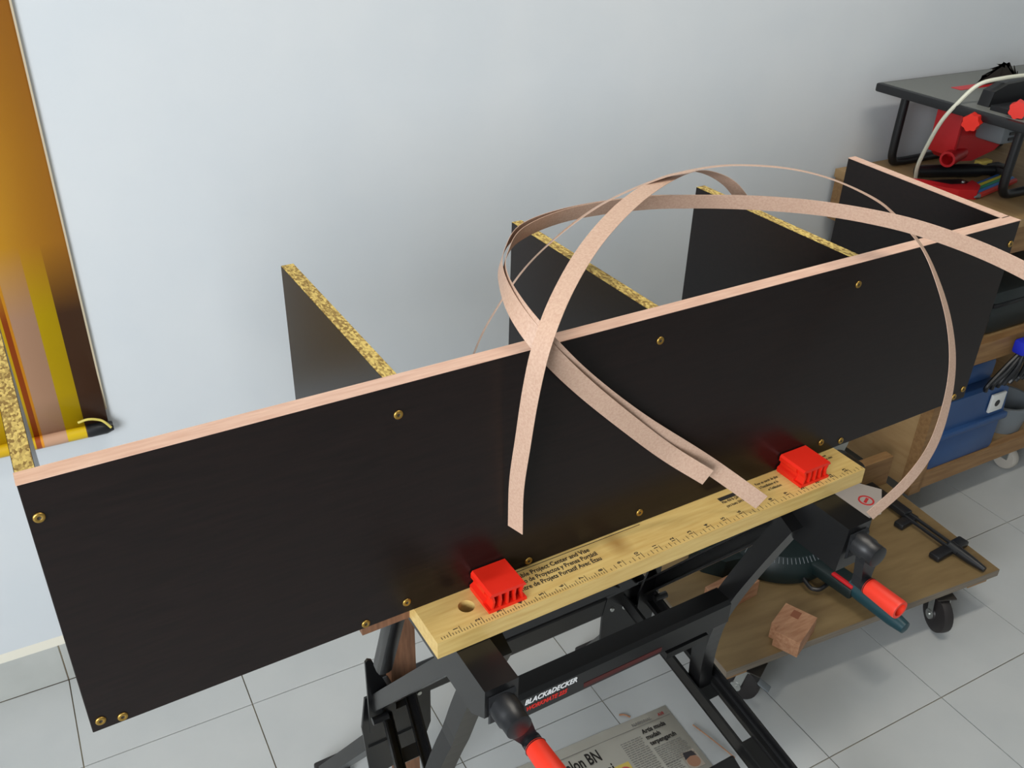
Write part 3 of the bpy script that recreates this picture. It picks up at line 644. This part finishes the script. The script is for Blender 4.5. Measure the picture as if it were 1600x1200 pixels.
# ------------------------------------------------------------------ rolling cabinet on the right
t = WORLD.thing('rolling_bench', (2.25, -.28, 0), 'wooden rolling tool bench against the wall with open shelves', 'tool bench')
bx, by0, by1 = 1.86, -.482, -.085; BXR = 2.75
MB().box(bx - .031, BXR + .012, by0 - .012, by1 + .004, .766, .785).build('bench_top', PLY, t, smooth_=False)
MB().box(bx - .030, bx - .001, by0 + .02, by1, .665, .766).build('end_apron', PINE, t, smooth_=False)
MB().box(bx, BXR, by0, by0 + .02, .70, .766).build('apron', PINE, t, smooth_=False)
MB().box(bx + .002, bx + .014, by0 + .03, by1, .10, .766).build('side_panel', PLY, t, smooth_=False)
MB().box(bx + .014, BXR - .014, by1 - .012, by1, .10, .766).build('back_panel', PLY, t, smooth_=False)
for x, y in ((bx, by0), (BXR - .04, by0), (BXR - .04, by1 - .035)): MB().box(x, x + .04, y, y + .03, .085, .766).build('post', PINE, t, smooth_=False)
MB().box(bx + .014, BXR - .002, by0 + .02, by1 - .013, .445, .463).build('middle_shelf', PLY, t, smooth_=False)
MB().box(bx + .03, BXR - .03, by0, by0 + .0195, .425, .478).build('shelf_rail', PINE, t, smooth_=False)
MB().box(bx + .014, BXR - .002, by0 + .02, by1 - .013, .118, .134).build('bottom_shelf', PLY, t, smooth_=False)
MB().box(bx + .03, BXR - .03, by0, by0 + .0195, .095, .140).build('shelf_rail', PINE, t, smooth_=False)
for x, y in ((2.30, by0 + .045), (1.93, by1 - .07), (2.64, by0 + .045)):
    c = MB().box(x - .03, x + .03, y - .025, y + .025, .085, .095).build('castor', STEEL, t, smooth_=False)
    MB().box(x - .012, x - .009, y - .014, y + .014, .035, .086).build('fork', STEEL, c, smooth_=False)
    MB().lathe([(0, 0), (.008, 0), (.030, .05), (.0325, .2), (.0325, .8), (.030, .95), (.008, 1), (0, 1)], (x - .008, y, .0335), (x + .018, y, .0335)).build('wheel', mat('castor_wheel', (176, 170, 160), .5), c)

# blue tool case on the bottom shelf
t = WORLD.thing('tool_case', (2.02, -.42, .134), 'blue plastic tool box on the bottom shelf of the rolling bench', 'tool box')
b = MB(); b.box(1.908, 2.150, -.478, -.33, .1345, .238, bev=.014); b.build('body', BLUE, t)
b = MB(); b.box(1.902, 2.156, -.486, -.322, .228, .246, bev=.005); b.build('rim', BLUE, t)
b = MB(); b.prism([(1.908, .244), (1.918, .315), (1.935, .328), (2.12, .328), (2.14, .315), (2.15, .244)], -.474, -.334, 'y'); b.build('lid', BLUE, t)
b = MB(); b.box(1.98, 2.12, -.44, -.36, .326, .385, bev=.012); b.build('hump', BLUE, t)
b = MB(); b.box(2.075, 2.125, -.483, -.476, .262, .312, bev=.002); b.build('tag', WHITEP, t, label='square white latch plate')
MB().cyl((2.098, -.4835, .286), (2.098, -.4815, .286), .009, n=16).build('tag_hole', BLACKP, t)
# grey tub
t = WORLD.thing('grey_tub', (2.30, -.42, .134), 'grey plastic tub on the bottom shelf beside the blue tool box', 'tub')
MB().lathe([(0, 0), (.055, 0), (.066, .95), (.070, .95), (.070, 1), (.062, 1), (.052, .04), (0, .04)], (2.265, -.405, .1345), (2.265, -.405, .215), 28).build('tub', GREYP, t)
# black cable bundle tied with a blue strap, hanging at the front
t = WORLD.thing('cable_bundle', (2.13, -.52, .30), 'hanging bundle of black cables bound with a bright blue strap', 'cable')
for k in range(7):
    a = (k - 3) / 3
    MB().tube([(2.118 + .012 * a, -.500, .60), (2.106 + .008 * a, -.503, .52), (2.096 + .006 * a, -.505, .455), (2.086 + .040 * a, -.503 - .006 * (k % 2), .41), (2.076 + .070 * a, -.500, .368), (2.072 + .064 * a, -.497, .352)], .0055, 8).build('cable', BLACKP, t)
MB().box(2.068, 2.124, -.520, -.489, .438, .472, bev=.006).build('strap', BLUEV, t, label='bright blue strap')
# dark case on the middle shelf
t = WORLD.thing('tool_case', (2.15, -.36, .463), 'dark grey tool case on the middle shelf of the rolling bench', 'tool box')
MB().box(2.03, 2.32, -.44, -.25, .4635, .575, bev=.012).build('body', mat('dark_grey_case', (44, 50, 50), .5), t)
MB().box(2.028, 2.322, -.443, -.248, .535, .545, bev=.003).build('seam', BLACKP, t)
t = WORLD.thing('drill_case', (1.97, -.38, .463), 'black case on the middle shelf behind the shelf unit corner', 'tool box')
MB().box(1.90, 2.02, -.45, -.28, .4635, .53, bev=.012).build('body', BLACKP, t)
MB().box(1.93, 1.99, -.456, -.449, .475, .50, bev=.002).build('latch', BLUE, t)

# ------------------------------------------------------------------ table saw on the bench
t = WORLD.thing('table_saw', (2.12, -.30, .785), 'small black and red table saw standing on the rolling bench', 'table saw')
ZS = .985
tt = MB(); tt.box(1.872, 2.42, -.53, -.107, ZS - .020, ZS - .001, bev=.004); tt.build('table', BLACKP, t)
MB().box(1.882, 2.41, -.520, -.117, ZS - .001, ZS).build('table_surface', GREYT, t, smooth_=False)
MB().box(1.99, 2.22, -.238, -.212, ZS, ZS + .001).build('blade_insert', REDD, t, smooth_=False)
# U legs
for y in (-.125, -.395):
    MB().tube([(1.972 - (.012 if y > -.2 else -.035), y, .965), (1.968 - (.008 if y > -.2 else -.035), y, .94), (1.958 + (.0 if y > -.2 else .04), y, .84), (1.962 + (.0 if y > -.2 else .04), y, .806), (1.985 + (.0 if y > -.2 else .04), y, .795), (2.10, y, .795), (2.33, y, .795), (2.352, y, .806), (2.356, y, .84), (2.35, y, .965)], .0098, 12).build('leg_frame', BLACKP, t)
# blade with teeth
bp = []; nT = 24; cx, cz = 2.128, .948; R0 = .084
for k in range(nT):
    a = 2 * PI * k / nT
    bp += [(cx + R0 * math.cos(a), cz + R0 * math.sin(a)), (cx + (R0 - .004) * math.cos(a - .10), cz + (R0 - .004) * math.sin(a - .10)), (cx + (R0 - .013) * math.cos(a - .13), cz + (R0 - .013) * math.sin(a - .13))]
bp = bp[::-1]
MB().prism(bp, -.2262, -.2238, 'y').build('saw_blade', BLADE, t, smooth_=False, label='dark toothed circular blade')
# fence
fe = MB(); fe.prism([(1.915, ZS), (1.922, ZS + .030), (1.96, ZS + .043), (2.05, ZS + .046), (2.42, ZS + .046), (2.42, ZS)], -.365, -.338, 'y'); fe.build('rip_fence', BLACKP, t, smooth_=False)
MB().box(1.90, 2.42, -.42, -.38, ZS + .0, ZS + .010).build('fence_rail', BLACKP, t, smooth_=False)
def knob(p, q, r, name='knob'):
    b = MB(); P = Vector(p); Q = Vector(q); tq = (Q - P); M = tq.to_track_quat('Z', 'Y').to_matrix(); poly = []
    for k in range(28):
        a = 2 * PI * k / 28; rr_ = r * (1 + .10 * math.cos(7 * a)); poly.append((rr_ * math.cos(a), rr_ * math.sin(a)))
    b.prism(poly, 0, tq.length, 'z'); b._xf(list(b.bm.verts), Matrix.Translation(P) @ M.to_4x4()); b.build(name, RED, t, label='red lobed clamping knob', angle=50)
knob((1.872, -.372, .964), (1.850, -.380, .964), .0165); knob((1.905, -.440, 1.002), (1.885, -.450, 1.002), .0165)
MB().cyl((1.90, -.37, .964), (1.870, -.372, .964), .006, n=12).build('knob_stem', BLACKP, t)
# red dust chute
ch = MB(); ch.prism([(1.985, .962), (1.985, .845), (2.00, .832), (2.06, .826), (2.13, .842), (2.18, .875), (2.20, .905), (2.20, .962)], -.262, -.205, 'y'); ch.build('dust_chute', REDD, t, smooth_=False)
MB().box(1.979, 1.990, -.268, -.200, .845, .962, bev=.003).build('chute_flange', REDD, t)
MB().lathe([(.0125, 0), (.0175, 0), (.0175, .35), (.0165, .4), (.0165, 1), (.0125, 1), (.0125, 0)], (1.962, -.270, .8435), (2.03, -.250, .846), 24).build('dust_spout', REDD, t, label='round red dust outlet')
MB().box(2.03, 2.30, -.34, -.27, .885, .955, bev=.008).build('motor', GREYP, t)
for k in range(5): MB().box(2.05, 2.28, -.3425, -.339, .894 + k * .012, .900 + k * .012).build('vent_slot', BLACKP, t, smooth_=False)
# white power cable draped over the saw
b = MB().tube([(1.915, -.238, .7895), (1.895, -.250, .832), (1.878, -.275, .89), (1.868, -.30, .945), (1.875, -.32, .985), (1.905, -.336, 1.025), (1.96, -.348, 1.036), (2.05, -.352, 1.037), (2.2, -.36, 1.037)], .0042, 8)
WORLD.single(b, 'power_cable', CORD, 'white power cable arching over the table saw fence', 'cable')
# tools on the bench top
t = WORLD.thing('black_grip_tool', (2.02, -.26, .785), 'black tubular tool handle lying on the rolling bench', 'tool')
MB().lathe([(0, 0), (.013, 0), (.0145, .1), (.0145, .5), (.0155, .55), (.0155, .8), (.012, .86), (.012, 1), (0, 1)], (1.945, -.212, .8015), (2.12, -.280, .8015), 20).build('barrel', BLACKP, t)
MB().box(2.12, 2.16, -.305, -.26, .7855, .812, bev=.004).build('head', BLACKP, t)
MB().box(2.11, 2.15, -.255, -.235, .79, .815, bev=.003).build('yellow_tip', YELINK, t)
t = WORLD.thing('red_tool', (1.93, -.32, .785), 'curved red plastic tool lying in front of the table saw', 'tool')
b = MB(); b.prism([(1.875, -.245), (1.90, -.268), (1.93, -.318), (1.965, -.330), (2.0, -.318), (1.985, -.352), (1.95, -.372), (1.915, -.352), (1.885, -.30)], .7855, .806); b.build('body', REDD, t, smooth_=False)
MB().prism([(1.90, -.25), (1.94, -.27), (2.0, -.29), (2.0, -.312), (1.965, -.322), (1.935, -.308), (1.91, -.268)], .786, .800).build('core', BLACKP, t, smooth_=False)
MB().sphere((1.975, -.315, .803), .004).build('rivet', STEEL, t)
cols = [((36, 92, 160), 'blue'), ((214, 200, 40), 'yellow'), ((40, 150, 110), 'green'), ((60, 130, 200), 'light blue'), ((214, 60, 50), 'red')]
for k, (c, nm) in enumerate(cols):
    y = -.322 - .0118 * k; x = 1.985 - .006 * k + (.016 if k == 0 else 0)
    t = WORLD.thing('pencil', (x + .08, y, .785), nm + ' pencil in the row of pencils under the table saw', 'pencil', 'coloured pencils on the bench')
    MB().cyl((x, y, .7915), (x + .17, y + .035, .7915), .0060, n=6).build('shaft', mat('pencil_' + nm, c, .4), t, smooth_=False)
    MB().cyl((x, y, .7915), (x - .018, y - .0037, .7915), .0060, .001, n=12).build('tip', GREYP, t)
